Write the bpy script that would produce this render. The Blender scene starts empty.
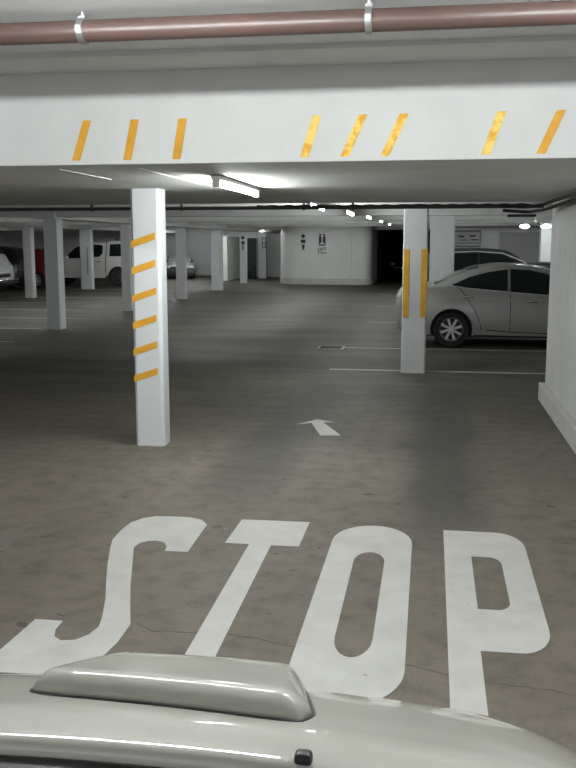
import bpy, bmesh, math, random
from mathutils import Vector, Matrix
random.seed(7)
PI = math.pi
sc = bpy.context.scene
COL = sc.collection

# ------------------------------------------------------------------ camera, world, exposure
cam = bpy.data.cameras.new('camera')
cam.sensor_fit = 'VERTICAL'; cam.sensor_height = 24.0
cam.lens = 900.0 / 768.0 * 24.0
cam.clip_start = 0.05; cam.clip_end = 200
co = bpy.data.objects.new('camera', cam); COL.objects.link(co)
co.location = (0, 0, 1.75)
co.rotation_euler = (math.radians(90 - 8.9), 0, math.radians(9.0))
sc.camera = co
w = bpy.data.worlds.new('world'); sc.world = w; w.use_nodes = True
w.node_tree.nodes['Background'].inputs[0].default_value = (0.93, 0.97, 1.0, 1)
w.node_tree.nodes['Background'].inputs[1].default_value = 0.9
TUBE = 140.0          # emission strength of the fluorescent tubes
sc.view_settings.view_transform = 'Standard'
sc.view_settings.look = 'None'
sc.view_settings.gamma = 1.0
sc.view_settings.exposure = 0.5
sc.cycles.use_denoising = True
sc.cycles.max_bounces = 8
sc.cycles.diffuse_bounces = 5
sc.cycles.sample_clamp_indirect = 6.0

# ------------------------------------------------------------------ materials
def mat(name, col, rough=0.6, metal=0.0, coat=0.0, var=0.0, vscale=4.0, bump=0.0, bscale=60.0, stretch=(1, 1, 1), emit=None, col2=None, spec=0.5):
    m = bpy.data.materials.new(name); m.use_nodes = True
    nt = m.node_tree; b = nt.nodes['Principled BSDF']
    c = (*col, 1)
    b.inputs['Base Color'].default_value = c
    b.inputs['Roughness'].default_value = rough
    b.inputs['Metallic'].default_value = metal
    b.inputs['Coat Weight'].default_value = coat
    b.inputs['Coat Roughness'].default_value = 0.05
    b.inputs['Specular IOR Level'].default_value = spec
    if emit:
        b.inputs['Emission Color'].default_value = (*emit[0], 1)
        b.inputs['Emission Strength'].default_value = emit[1]
        return m
    tc = nt.nodes.new('ShaderNodeTexCoord')
    mp = nt.nodes.new('ShaderNodeMapping'); mp.inputs['Scale'].default_value = stretch
    nt.links.new(tc.outputs['Object'], mp.inputs[0])
    if True:
        n = nt.nodes.new('ShaderNodeTexNoise'); n.inputs['Scale'].default_value = vscale
        n.inputs['Detail'].default_value = 6; n.inputs['Roughness'].default_value = 0.62
        nt.links.new(mp.outputs[0], n.inputs['Vector'])
        r = nt.nodes.new('ShaderNodeValToRGB')
        r.color_ramp.elements[0].position = 0.3; r.color_ramp.elements[1].position = 0.7
        lo = col2 or tuple(x * (1 - var) for x in col)
        r.color_ramp.elements[0].color = (*lo, 1); r.color_ramp.elements[1].color = c
        nt.links.new(n.outputs['Fac'], r.inputs[0]); nt.links.new(r.outputs[0], b.inputs['Base Color'])
    if bump:
        n2 = nt.nodes.new('ShaderNodeTexNoise'); n2.inputs['Scale'].default_value = bscale; n2.inputs['Detail'].default_value = 4
        nt.links.new(tc.outputs['Object'], n2.inputs['Vector'])
        bp = nt.nodes.new('ShaderNodeBump'); bp.inputs['Strength'].default_value = bump; bp.inputs['Distance'].default_value = 0.01
        nt.links.new(n2.outputs['Fac'], bp.inputs['Height']); nt.links.new(bp.outputs[0], b.inputs['Normal'])
    return m

def floor_material():
    m = bpy.data.materials.new('worn_concrete_floor'); m.use_nodes = True
    nt = m.node_tree; N = nt.nodes; L = nt.links; b = N['Principled BSDF']; b.inputs['Specular IOR Level'].default_value = 0.25
    tc = N.new('ShaderNodeTexCoord')
    def noise(scale, stretch=(1, 1, 1), det=6, rough=0.6):
        mp = N.new('ShaderNodeMapping'); mp.inputs['Scale'].default_value = stretch
        L.new(tc.outputs['Object'], mp.inputs[0])
        n = N.new('ShaderNodeTexNoise'); n.inputs['Scale'].default_value = scale
        n.inputs['Detail'].default_value = det; n.inputs['Roughness'].default_value = rough
        L.new(mp.outputs[0], n.inputs['Vector']); return n.outputs['Fac']
    def ramp(fac, stops):
        r = N.new('ShaderNodeValToRGB'); e = r.color_ramp.elements
        e[0].position, e[0].color = stops[0][0], (*stops[0][1], 1)
        e[1].position, e[1].color = stops[-1][0], (*stops[-1][1], 1)
        for p, c in stops[1:-1]:
            x = e.new(p); x.color = (*c, 1)
        L.new(fac, r.inputs[0]); return r.outputs[0]
    def mix(a, c, f, kind='MIX'):
        x = N.new('ShaderNodeMix'); x.data_type = 'RGBA'; x.blend_type = kind
        if isinstance(f, float): x.inputs[0].default_value = f
        else: L.new(f, x.inputs[0])
        L.new(a, x.inputs[6]); L.new(c, x.inputs[7]); return x.outputs[2]
    g = lambda v: (v, v, v)
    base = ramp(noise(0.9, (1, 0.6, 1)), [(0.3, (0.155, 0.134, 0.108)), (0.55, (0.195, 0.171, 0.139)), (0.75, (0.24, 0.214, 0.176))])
    far_tone = ramp(noise(1.1, (0.22, 1, 1)), [(0.3, (0.056, 0.052, 0.042)), (0.5, (0.088, 0.082, 0.067)), (0.72, (0.128, 0.119, 0.098))])
    mott = ramp(noise(7.0), [(0.32, g(0.70)), (0.5, g(0.95)), (0.7, g(1.08))])
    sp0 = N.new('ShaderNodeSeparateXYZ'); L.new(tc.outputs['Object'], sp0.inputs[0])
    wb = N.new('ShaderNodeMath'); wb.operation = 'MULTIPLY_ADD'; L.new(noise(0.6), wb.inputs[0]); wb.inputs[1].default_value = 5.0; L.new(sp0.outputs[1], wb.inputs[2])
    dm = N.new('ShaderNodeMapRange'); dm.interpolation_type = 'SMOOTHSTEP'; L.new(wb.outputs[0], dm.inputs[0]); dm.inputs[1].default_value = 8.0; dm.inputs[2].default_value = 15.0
    base = mix(base, far_tone, dm.outputs[0])  # base colour turns darker further down the lane, with a noisy edge
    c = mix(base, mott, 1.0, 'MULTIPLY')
    fine = ramp(noise(70.0, det=3), [(0.35, g(0.9)), (0.65, g(1.06))])
    c = mix(c, fine, 1.0, 'MULTIPLY')
    # oil drips: dark blobs with a shape of their own
    spots = ramp(noise(9.0, det=2, rough=0.4), [(0.275, g(0.5)), (0.30, g(1.0)), (1.0, g(1.0))])
    c = mix(c, spots, 0.8, 'MULTIPLY')
    # rubber worn into the wheel paths of the lane
    sep = N.new('ShaderNodeSeparateXYZ'); L.new(tc.outputs['Object'], sep.inputs[0])
    def track(x0, wd, y0, y1, amt):
        wob = noise(0.5, (0.2, 1, 1), 3)
        ad = N.new('ShaderNodeMath'); ad.operation = 'MULTIPLY_ADD'; L.new(wob, ad.inputs[0]); ad.inputs[1].default_value = 0.5; L.new(sep.outputs[0], ad.inputs[2])
        s = N.new('ShaderNodeMath'); s.operation = 'SUBTRACT'; L.new(ad.outputs[0], s.inputs[0]); s.inputs[1].default_value = x0 + 0.25
        a = N.new('ShaderNodeMath'); a.operation = 'ABSOLUTE'; L.new(s.outputs[0], a.inputs[0])
        mr = N.new('ShaderNodeMapRange'); mr.interpolation_type = 'SMOOTHSTEP'
        L.new(a.outputs[0], mr.inputs[0]); mr.inputs[1].default_value = wd * 0.25; mr.inputs[2].default_value = wd
        mr.inputs[3].default_value = amt; mr.inputs[4].default_value = 0.0
        f0 = N.new('ShaderNodeMapRange'); f0.interpolation_type = 'SMOOTHSTEP'; L.new(sep.outputs[1], f0.inputs[0])
        f0.inputs[1].default_value = y0; f0.inputs[2].default_value = y0 + 1.6
        f1 = N.new('ShaderNodeMapRange'); f1.interpolation_type = 'SMOOTHSTEP'; L.new(sep.outputs[1], f1.inputs[0])
        f1.inputs[1].default_value = y1; f1.inputs[2].default_value = y1 + 3; f1.inputs[3].default_value = 1; f1.inputs[4].default_value = 0
        m1 = N.new('ShaderNodeMath'); m1.operation = 'MULTIPLY'; L.new(mr.outputs[0], m1.inputs[0]); L.new(f0.outputs[0], m1.inputs[1])
        m2 = N.new('ShaderNodeMath'); m2.operation = 'MULTIPLY'; L.new(m1.outputs[0], m2.inputs[0]); L.new(f1.outputs[0], m2.inputs[1])
        return m2.outputs[0]
    dark = N.new('ShaderNodeRGB'); dark.outputs[0].default_value = (0.062, 0.061, 0.057, 1)
    for t in ((0.12, 0.42, 4.6, 10.0, 0.75), (-1.35, 0.45, 5.2, 10.0, 0.6), (-0.7, 0.9, 9.0, 12.0, 0.35), (-2.2, 0.25, 3.0, 4.0, 0.2)):
        c = mix(c, dark.outputs[0], track(*t))
    L.new(c, b.inputs['Base Color'])
    rg = N.new('ShaderNodeMapRange'); L.new(noise(3.0, (0.5, 1.5, 1)), rg.inputs[0])
    rg.inputs[3].default_value = 0.5; rg.inputs[4].default_value = 0.75
    L.new(rg.outputs[0], b.inputs['Roughness'])
    bp = N.new('ShaderNodeBump'); bp.inputs['Strength'].default_value = 0.25; bp.inputs['Distance'].default_value = 0.004
    L.new(noise(90.0, det=3), bp.inputs['Height']); L.new(bp.outputs[0], b.inputs['Normal'])
    return m

def paint_material():
    m = mat('worn_road_paint', (0.66, 0.65, 0.61), 0.6, var=0.16, vscale=5, bump=0.2, bscale=120)
    nt = m.node_tree; N = nt.nodes; L = nt.links; b = N['Principled BSDF']
    src = b.inputs['Base Color'].links[0].from_socket
    tc = N.new('ShaderNodeTexCoord')
    n = N.new('ShaderNodeTexNoise'); n.inputs['Scale'].default_value = 16; n.inputs['Detail'].default_value = 5; n.inputs['Roughness'].default_value = 0.7
    L.new(tc.outputs['Object'], n.inputs[0])
    r = N.new('ShaderNodeValToRGB'); r.color_ramp.elements[0].position = 0.27; r.color_ramp.elements[1].position = 0.31
    L.new(n.outputs['Fac'], r.inputs[0])
    x = N.new('ShaderNodeMix'); x.data_type = 'RGBA'; L.new(r.outputs[0], x.inputs[0])
    x.inputs[6].default_value = (0.16, 0.145, 0.12, 1); L.new(src, x.inputs[7]); L.new(x.outputs[2], b.inputs['Base Color'])
    return m

M = {}
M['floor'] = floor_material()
M['paint'] = paint_material()
M['line'] = mat('parking_line_paint', (0.52, 0.51, 0.47), 0.6, var=0.35, vscale=9)
M['beam'] = mat('white_painted_concrete', (0.64, 0.64, 0.635), 0.7, var=0.08, vscale=2.5, bump=0.12, bscale=40)
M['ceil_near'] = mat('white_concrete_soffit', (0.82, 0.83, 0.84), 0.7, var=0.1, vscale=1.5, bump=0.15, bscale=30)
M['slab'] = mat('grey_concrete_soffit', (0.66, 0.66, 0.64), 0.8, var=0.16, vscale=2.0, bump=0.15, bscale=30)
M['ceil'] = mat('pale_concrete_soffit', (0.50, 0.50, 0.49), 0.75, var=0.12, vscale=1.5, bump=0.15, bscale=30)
M['wall'] = mat('painted_block_wall', (0.72, 0.72, 0.71), 0.75, var=0.08, vscale=2)
M['blockwall'] = mat('rendered_side_wall', (0.66, 0.66, 0.64), 0.75, var=0.14, vscale=3.0, bump=0.3, bscale=25, stretch=(1, 2, 0.5))
M['core'] = mat('white_core_wall', (0.78, 0.78, 0.76), 0.65, var=0.1, vscale=1.2)
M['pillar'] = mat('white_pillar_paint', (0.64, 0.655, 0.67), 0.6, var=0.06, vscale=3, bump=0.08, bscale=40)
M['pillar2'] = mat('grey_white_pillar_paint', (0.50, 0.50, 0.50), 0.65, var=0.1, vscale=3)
M['darkwall'] = mat('unlit_recess_colour', (0.13, 0.14, 0.15), 0.8, var=0.2)  # lack of light in the alcove put into the colour; doorway shares it
M['pipe'] = mat('copper_brown_pipe', (0.105, 0.062, 0.054), 0.40, var=0.25, vscale=6, stretch=(0.4, 3, 3), spec=0.6)
M['blackpipe'] = mat('black_pipe', (0.03, 0.03, 0.03), 0.5, var=0.2)
M['galv'] = mat('galvanised_steel', (0.55, 0.56, 0.57), 0.35, 0.9, var=0.2, vscale=20)
M['fit'] = mat('white_enamel', (0.8, 0.8, 0.8), 0.4, var=0.02)
M['tube'] = mat('lit_tube', (1, 1, 1), emit=((0.95, 1.0, 0.98), TUBE))
M['lamp'] = mat('lit_lamp_glass', (1, 1, 1), emit=((0.95, 1.0, 0.98), 14.0))
M['black'] = mat('black_plastic', (0.018, 0.018, 0.02), 0.45, var=0.3, vscale=12)
M['dark'] = mat('dark_marking', (0.03, 0.03, 0.03), 0.6, var=0.1)
M['rubber'] = mat('tyre_rubber', (0.02, 0.02, 0.02), 0.8, var=0.3, vscale=20)
M['rim'] = mat('alloy_rim', (0.75, 0.75, 0.75), 0.35, 0.3, var=0.1)
M['darkrim'] = mat('dark_alloy_rim', (0.10, 0.10, 0.11), 0.4, 0.6, var=0.1)
M['glass'] = mat('dark_tinted_glass', (0.012, 0.016, 0.017), 0.06, 0, coat=0.6, var=0.1)
M['silver'] = mat('silver_car_paint', (0.43, 0.43, 0.41), 0.38, 0.35, coat=0.7, var=0.03)
M['wpaint'] = mat('white_car_paint', (0.72, 0.72, 0.70), 0.3, 0.0, coat=0.8, var=0.03)
M['bpaint'] = mat('black_car_paint', (0.015, 0.016, 0.018), 0.25, 0.1, coat=0.8, var=0.1)
M['gpaint'] = mat('charcoal_car_paint', (0.06, 0.062, 0.065), 0.3, 0.4, coat=0.8, var=0.1)
M['rpaint'] = mat('dark_red_car_paint', (0.22, 0.02, 0.03), 0.3, 0.2, coat=0.8, var=0.1)
M['chrome'] = mat('chrome', (0.8, 0.8, 0.8), 0.12, 1.0, var=0.02)
M['red'] = mat('red_lens', (0.35, 0.02, 0.02), 0.2, coat=0.8, var=0.1)
M['clear'] = mat('clear_lens', (0.6, 0.62, 0.63), 0.15, 0.3, coat=0.8, var=0.1)
M['pearl'] = mat('champagne_white_car_paint', (0.60, 0.585, 0.52), 0.5, 0.0, coat=1.0, var=0.02, vscale=30)
M['sign'] = mat('grey_sign_face', (0.45, 0.45, 0.45), 0.5, var=0.1)
M['skirt'] = mat('skirting_paint', (0.62, 0.61, 0.58), 0.7, var=0.2, vscale=4, bump=0.3, bscale=30)
M['stain'] = mat('dark_crack_dirt', (0.11, 0.09, 0.07), 0.8, var=0.3)
M['dull'] = mat('faded_yellow_tape', (0.40, 0.33, 0.12), 0.6, var=0.2)
M['crack'] = mat('filled_joint', (0.20, 0.185, 0.155), 0.8, var=0.3, vscale=10)

def tape_material(name, a, c, scale):
    m = mat(name, a, 0.55, var=0.0, coat=0.0, spec=0.3, col2=c, vscale=scale, bump=0.5, bscale=22)
    return m
M['tape'] = tape_material('orange_reflective_tape', (0.72, 0.375, 0.04), (0.60, 0.29, 0.02), 9)
M['foil'] = tape_material('crinkled_orange_tape', (0.90, 0.62, 0.15), (0.74, 0.37, 0.03), 16)
M['foil'].node_tree.nodes['Color Ramp'].color_ramp.elements[0].position = 0.44
M['foil'].node_tree.nodes['Color Ramp'].color_ramp.elements[1].position = 0.56
M['amber'] = tape_material('dull_amber_tape', (0.62, 0.34, 0.04), (0.52, 0.26, 0.03), 9)

# ------------------------------------------------------------------ helpers
class MB:
    def __init__(s): s.bm = bmesh.new()
    def box(s, x0, x1, y0, y1, z0, z1, bev=0.0, seg=2):
        r = bmesh.ops.create_cube(s.bm, size=1, matrix=Matrix.Translation(((x0+x1)/2, (y0+y1)/2, (z0+z1)/2)) @ Matrix.Diagonal((x1-x0, y1-y0, z1-z0, 1)))
        if bev:
            es = {e for v in r['verts'] for e in v.link_edges}
            bmesh.ops.bevel(s.bm, geom=list(es), offset=bev, segments=seg, profile=0.5, affect='EDGES')
        return s
    def prism(s, pts, axis, a, b, holes=()):
        """polygon pts (u,v) extruded along axis 'x','y' or 'z' from a to b"""
        def P(u, v, t): return {'x': (t, u, v), 'y': (u, t, v), 'z': (u, v, t)}[axis]
        n = len(pts)
        lo = [s.bm.verts.new(P(u, v, a)) for u, v in pts]; hi = [s.bm.verts.new(P(u, v, b)) for u, v in pts]
        s.bm.faces.new(lo[::-1]); s.bm.faces.new(hi)
        for i in range(n): s.bm.faces.new((lo[i], lo[(i+1) % n], hi[(i+1) % n], hi[i]))
        return s
    def cyl(s, p0, p1, r, seg=16, r2=None, caps=True):
        p0, p1 = Vector(p0), Vector(p1); d = p1 - p0
        q = d.to_track_quat('Z', 'Y').to_matrix().to_4x4()
        bmesh.ops.create_cone(s.bm, cap_ends=caps, segments=seg, radius1=r, radius2=r if r2 is None else r2, depth=d.length, matrix=Matrix.Translation((p0+p1)/2) @ q)
        return s
    def tube(s, pts, r, seg=8):
        pts = [Vector(p) for p in pts]; rings = []
        for i, p in enumerate(pts):
            t = (pts[min(i+1, len(pts)-1)] - pts[max(i-1, 0)]).normalized()
            up = Vector((0, 0, 1)) if abs(t.z) < 0.9 else Vector((1, 0, 0))
            a = t.cross(up).normalized(); b = a.cross(t)
            rings.append([s.bm.verts.new(p + r*(math.cos(k*2*PI/seg)*a + math.sin(k*2*PI/seg)*b)) for k in range(seg)])
        for i in range(len(rings)-1):
            for k in range(seg): s.bm.faces.new((rings[i][k], rings[i][(k+1) % seg], rings[i+1][(k+1) % seg], rings[i+1][k]))
        s.bm.faces.new(rings[0]); s.bm.faces.new(rings[-1][::-1])
        return s
    def lathe(s, prof, origin, axis='y', seg=32, closed=True):
        """prof (r, t) turned about an axis through origin"""
        ox, oy, oz = origin; rings = []
        for r, t in prof:
            ring = []
            for k in range(seg):
                a = 2*PI*k/seg; u, v = r*math.cos(a), r*math.sin(a)
                ring.append(s.bm.verts.new({'y': (ox+u, oy+t, oz+v), 'z': (ox+u, oy+v, oz+t), 'x': (ox+t, oy+u, oz+v)}[axis]))
            rings.append(ring)
        n = len(rings)
        for i in range(n if closed else n-1):
            A, B = rings[i], rings[(i+1) % n]
            for k in range(seg): s.bm.faces.new((A[k], A[(k+1) % seg], B[(k+1) % seg], B[k]))
        return s
    def grid(s, rows):
        vs = [[s.bm.verts.new(p) for p in r] for r in rows]
        for i in range(len(vs)-1):
            for j in range(len(vs[0])-1): s.bm.faces.new((vs[i][j], vs[i][j+1], vs[i+1][j+1], vs[i+1][j]))
        return s
    def build(s, name, m, parent=None, smooth=False, recalc=True):
        if recalc: bmesh.ops.recalc_face_normals(s.bm, faces=s.bm.faces[:])
        me = bpy.data.meshes.new(name); s.bm.to_mesh(me); s.bm.free()
        me.materials.append(M[m] if isinstance(m, str) else m)
        o = bpy.data.objects.new(name, me); COL.objects.link(o)
        if parent: o.parent = parent
        if smooth:
            for p in me.polygons: p.use_smooth = True
            try: me.set_sharp_from_angle(angle=math.radians(35))
            except Exception: pass
        return o

def tag(o, label=None, cat=None, group=None, kind=None):
    if label: o['label'] = label
    if cat: o['category'] = cat
    if group: o['group'] = group
    if kind: o['kind'] = kind
    return o
def empty(name, loc, rz=0.0):
    o = bpy.data.objects.new(name, None); COL.objects.link(o); o.location = loc; o.rotation_euler = (0, 0, rz)
    o.empty_display_size = 0.2; return o
def struct(mb, name, m, label, cat, parent=None, smooth=False):
    o = mb.build(name, m, parent, smooth)
    if not parent: tag(o, label, cat, None, 'structure')
    return o
def text_mesh(name, txt, size, m, parent, loc, rot, depth=0.003):
    cu = bpy.data.curves.new(name, 'FONT'); cu.body = txt; cu.size = size; cu.extrude = depth; cu.offset = size*0.02
    cu.align_x = 'CENTER'; cu.align_y = 'CENTER'
    t = bpy.data.objects.new(name + '_tmp', cu); COL.objects.link(t)
    dg = bpy.context.evaluated_depsgraph_get(); dg.update()
    me = bpy.data.meshes.new_from_object(t.evaluated_get(dg)); bpy.data.objects.remove(t)
    me.materials.clear(); me.materials.append(M[m])
    o = bpy.data.objects.new(name, me); COL.objects.link(o); o.parent = parent; o.location = loc; o.rotation_euler = rot
    return o

# ------------------------------------------------------------------ the building
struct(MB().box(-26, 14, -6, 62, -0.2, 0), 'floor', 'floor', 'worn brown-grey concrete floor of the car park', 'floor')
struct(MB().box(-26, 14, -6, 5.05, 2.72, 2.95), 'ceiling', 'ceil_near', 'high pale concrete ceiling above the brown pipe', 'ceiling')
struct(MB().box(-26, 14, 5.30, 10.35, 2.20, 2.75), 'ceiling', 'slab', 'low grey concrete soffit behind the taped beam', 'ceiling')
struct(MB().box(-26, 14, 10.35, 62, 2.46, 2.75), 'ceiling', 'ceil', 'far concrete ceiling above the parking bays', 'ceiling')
struct(MB().box(-26, 14, 5.02, 5.30, 2.19, 2.80, 0.006), 'trim_1', 'beam', 'wide white concrete beam across the lane', 'beam')
struct(MB().box(-26, 14, 4.60, 5.02, 2.695, 2.74, 0.004), 'trim_2', 'beam', 'shallow white haunch above the taped beam', 'beam')
k = 3
for y, zb in ((12.25, 2.24), (17.45, 2.27), (22.55, 2.30), (27.55, 2.33), (33.0, 2.35), (39.2, 2.315)):
    struct(MB().box(-26, 14, y, y+0.32, zb, 2.5), 'trim_%d' % k, 'slab', 'concrete cross beam under the far ceiling', 'beam'); k += 1
struct(MB().box(-7.98, -7.5, 17.40, 46, 2.235, 2.5), 'trim_%d' % k, 'beam', 'pale beam running back along the left columns', 'beam'); k += 1
struct(MB().box(-13.3, -12.8, 27.4, 46, 2.26, 2.5), 'trim_%d' % k, 'beam', 'pale beam over the far left columns', 'beam'); k += 1
# two light joints in the low soffit
for x, y0, y1 in ((-2.28, 5.31, 6.3), (-1.77, 5.31, 6.9)):
    struct(MB().box(x-0.006, x+0.006, y0, y1, 2.196, 2.205), 'trim_%d' % k, 'beam', 'thin pale joint line in the low soffit', 'joint'); k += 1
# near right wall
struct(MB().box(1.29, 1.75, 5.30, 10.33, 0, 2.2, 0.01), 'wall_right', 'blockwall', 'grey rendered wall at the right of the lane', 'wall')
struct(MB().box(1.225, 1.29, 5.30, 10.36, 0, 0.20, 0.008), 'baseboard_right', 'skirt', 'raised concrete kerb along the right wall', 'baseboard')
struct(MB().box(1.75, 14, 10.0, 10.33, 0, 2.2), 'wall_right', 'blockwall', 'return of the grey right wall', 'wall')
struct(MB().box(-24.4, -24, 4, 48.6, 0, 2.75), 'wall_left', 'wall', 'far left wall of the car park', 'wall')
struct(MB().box(12, 12.4, 10, 37, 0, 2.75), 'wall_right', 'wall', 'far right wall of the car park', 'wall')
struct(MB().box(-24, -9.9, 48.2, 48.6, 0, 2.75), 'wall_back', 'wall', 'pale back wall behind the left columns', 'wall')
struct(MB().box(-8.7, -6.0, 46.6, 47, 0, 2.75), 'wall_back', 'wall', 'back wall behind the sign pillars', 'wall')
struct(MB().box(-9.9, -9.45, 41.5, 48.6, 0, 2.05), 'wall_back', 'core', 'narrow white wall end beside the doorway', 'wall')
struct(MB().box(-9.45, -8.7, 46.06, 46.4, 0, 2.75), 'wall_back', 'wall', 'short back wall holding the dark doorway', 'wall')
struct(MB().box(-9.42, -8.95, 45.9, 46.05, 0, 2.0), 'door_1', 'darkwall', 'dark doorway in the back wall', 'door')
# rounded white core
def core_outline(x0, x1, y0, y1, rl, rr, n=10):
    p = []
    for i in range(n+1):
        a = PI + (PI/2)*i/n; p.append((x0+rl + rl*math.cos(a), y0+rl + rl*math.sin(a)))
    for i in range(n+1):
        a = -PI/2 + (PI/2)*i/n; p.append((x1-rr + rr*math.cos(a), y0+rr + rr*math.sin(a)))
    return p + [(x1, y1), (x0, y1)]
core = struct(MB().prism(core_outline(-6.62, -2.52, 38.3, 42.5, 1.6, 0.35), 'z', 0, 2.5), 'wall_core', 'core', 'round-cornered white lift core wall', 'wall', smooth=True)
struct(MB().prism(core_outline(-6.65, -2.49, 38.27, 42.4, 1.62, 0.36), 'z', 0, 0.26), 'baseboard_core', 'skirt', 'skirting band round the white lift core', 'baseboard', smooth=True)
struct(MB().box(-3.40, -3.36, 38.26, 38.31, 0.26, 2.37), 'trim_%d' % k, 'core', 'upright joint in the white lift core', 'trim'); k += 1
# dark alcove to the right of the core, and the right back wall
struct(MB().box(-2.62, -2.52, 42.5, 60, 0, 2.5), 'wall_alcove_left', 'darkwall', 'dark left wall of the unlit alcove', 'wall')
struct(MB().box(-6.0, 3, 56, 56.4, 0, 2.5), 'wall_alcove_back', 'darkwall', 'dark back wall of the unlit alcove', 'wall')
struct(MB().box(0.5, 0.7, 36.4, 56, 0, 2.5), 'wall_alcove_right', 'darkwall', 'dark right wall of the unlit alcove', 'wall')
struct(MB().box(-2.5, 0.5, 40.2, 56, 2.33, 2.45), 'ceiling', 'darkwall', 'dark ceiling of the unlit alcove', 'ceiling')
struct(MB().box(0.5, 12, 36, 36.4, 0, 2.5), 'wall_back', 'wall', 'grey back wall behind the parked cars at right', 'wall')
d = struct(MB().box(2.55, 4.5, 35.94, 36.0, 0, 2.15, 0.01), 'door_2', 'sign', 'grey roller door in the right back wall', 'door')
struct(MB().box(2.47, 2.55, 35.9, 36.0, 0, 2.2).box(4.5, 4.58, 35.9, 36.0, 0, 2.2).box(2.47, 4.58, 35.9, 36.0, 2.15, 2.22), 'door_frame', 'wall', '', '', d)

# filled joint across the floor
MBj = MB()
jp = [(-2.39, 7.3), (-2.45, 6.4), (-2.48, 5.7), (-2.46, 5.0), (-2.44, 4.4)]
rows = [[], []]
for i, (x, y) in enumerate(jp):
    for q in range(4):
        if i == len(jp)-1 and q: break
        nx, ny = jp[min(i+1, len(jp)-1)]
        t = q/4; xx = x+(nx-x)*t + random.uniform(-.008, .008); yy = y+(ny-y)*t; hw = random.uniform(.010, .020) + max(0, 5.4-yy)*0.03
        rows[0].append((xx-hw, yy, 0.002)); rows[1].append((xx+hw, yy, 0.002))
MBj.grid(rows)
struct(MBj, 'trim_%d' % k, 'crack', 'pale patched joint in the floor beside the S', 'joint'); k += 1

cp = [(-1.33, 3.82), (-1.21, 3.73), (-0.99, 3.76), (-0.8, 3.75), (-0.58, 3.69), (-0.35, 3.63), (-0.08, 3.59), (0.06, 3.53), (0.31, 3.48), (0.5, 3.45), (0.8, 3.38)]
rows = [[], []]
for i in range(len(cp)-1):
    for q in range(6):
        t = q/6; x = cp[i][0]*(1-t)+cp[i+1][0]*t; y = cp[i][1]*(1-t)+cp[i+1][1]*t + random.uniform(-.008, .008); hw = random.uniform(.002, .006)
        rows[0].append((x, y-hw, .002)); rows[1].append((x, y+hw, .002))
struct(MB().grid(rows), 'trim_%d' % k, 'stain', 'thin dark crack running across the floor through the STOP letters', 'crack'); k += 1

# ------------------------------------------------------------------ floor markings
def smooth_poly(pts, it=1): return pts
def marking(name, pts, m, label, cat, group, holes=None, z=0.003):
    cu = bpy.data.curves.new(name, 'CURVE'); cu.dimensions = '2D'; cu.fill_mode = 'BOTH'; cu.extrude = 0.001
    for P in [pts] + (holes or []):
        sp = cu.splines.new('POLY'); sp.points.add(len(P)-1); sp.use_cyclic_u = True
        for i, (x, y) in enumerate(P): sp.points[i].co = (x, y, 0, 1)
    t = bpy.data.objects.new('tmp', cu); COL.objects.link(t)
    dg = bpy.context.evaluated_depsgraph_get(); dg.update()
    me = bpy.data.meshes.new_from_object(t.evaluated_get(dg)); bpy.data.objects.remove(t)
    me.materials.clear(); me.materials.append(M[m])
    o = bpy.data.objects.new(name, me); COL.objects.link(o); o.location = (0, 0, z)
    return tag(o, label, cat, group)
def arc(cx, cy, rx, ry, a0, a1, n=8):
    return [(cx+rx*math.cos(math.radians(a0+(a1-a0)*i/n)), cy+ry*math.sin(math.radians(a0+(a1-a0)*i/n))) for i in range(n+1)]
G = 'painted letters across the lane'
Sp = [(-1.355, 5.30), (-1.34, 4.79), (-1.475, 4.79), (-1.485, 4.86), (-1.52, 4.93), (-1.57, 4.955), (-1.62, 4.945), (-1.66, 4.90), (-1.67, 4.82),
      (-1.585, 4.54), (-1.50, 4.26), (-1.42, 4.02), (-1.34, 3.79), (-1.335, 3.60), (-1.35, 3.44), (-1.40, 3.34), (-1.47, 3.28), (-1.55, 3.26),
      (-1.72, 3.25), (-1.79, 3.28), (-1.815, 3.38), (-1.81, 3.52), (-1.80, 3.775), (-1.665, 3.775), (-1.66, 3.68), (-1.635, 3.61), (-1.59, 3.575), (-1.53, 3.59),
      (-1.49, 3.65), (-1.475, 3.74), (-1.50, 3.85), (-1.565, 4.07), (-1.65, 4.31), (-1.73, 4.55), (-1.80, 4.78), (-1.84, 4.93), (-1.85, 5.10), (-1.84, 5.27), (-1.79, 5.37), (-1.72, 5.42), (-1.62, 5.43), (-1.50, 5.43), (-1.41, 5.39)]
marking('painted_letter', Sp, 'paint', 'large white letter S painted on the floor, leftmost of STOP', 'road marking', G)
marking('painted_letter', [(-1.16, 5.44), (-1.165, 4.98), (-1.02, 4.98), (-1.005, 3.22), (-0.87, 3.22), (-0.89, 4.98), (-0.725, 4.98), (-0.725, 5.45)], 'paint',
        'large white letter T painted on the floor between S and O', 'road marking', G)
Oo = arc(-0.31, 5.13, .235, .31, 180, 0, 14) + arc(-0.31, 3.52, .24, .32, 0, -180, 14)
Oi = arc(-0.305, 4.80, .085, .15, 180, 0, 10) + arc(-0.305, 3.80, .085, .19, 0, -180, 10)
marking('painted_letter', Oo, 'paint', 'large white letter O painted on the floor between T and P', 'road marking', G, [Oi])
Pp = [(0.11, 5.42), (0.40, 5.42)] + arc(0.42, 5.16, .155, .26, 80, 0, 6) + arc(0.42, 4.02, .15, .26, 0, -80, 6) + [(0.25, 3.76), (0.25, 3.19), (0.11, 3.19)]
Pi = [(0.26, 4.97), (0.35, 4.97)] + arc(0.35, 4.87, .07, .10, 80, 0, 4) + arc(0.35, 4.32, .07, .10, 0, -80, 4) + [(0.26, 4.22)]
marking('painted_letter', Pp, 'paint', 'large white letter P painted on the floor, rightmost of STOP', 'road marking', G, [Pi])
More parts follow.
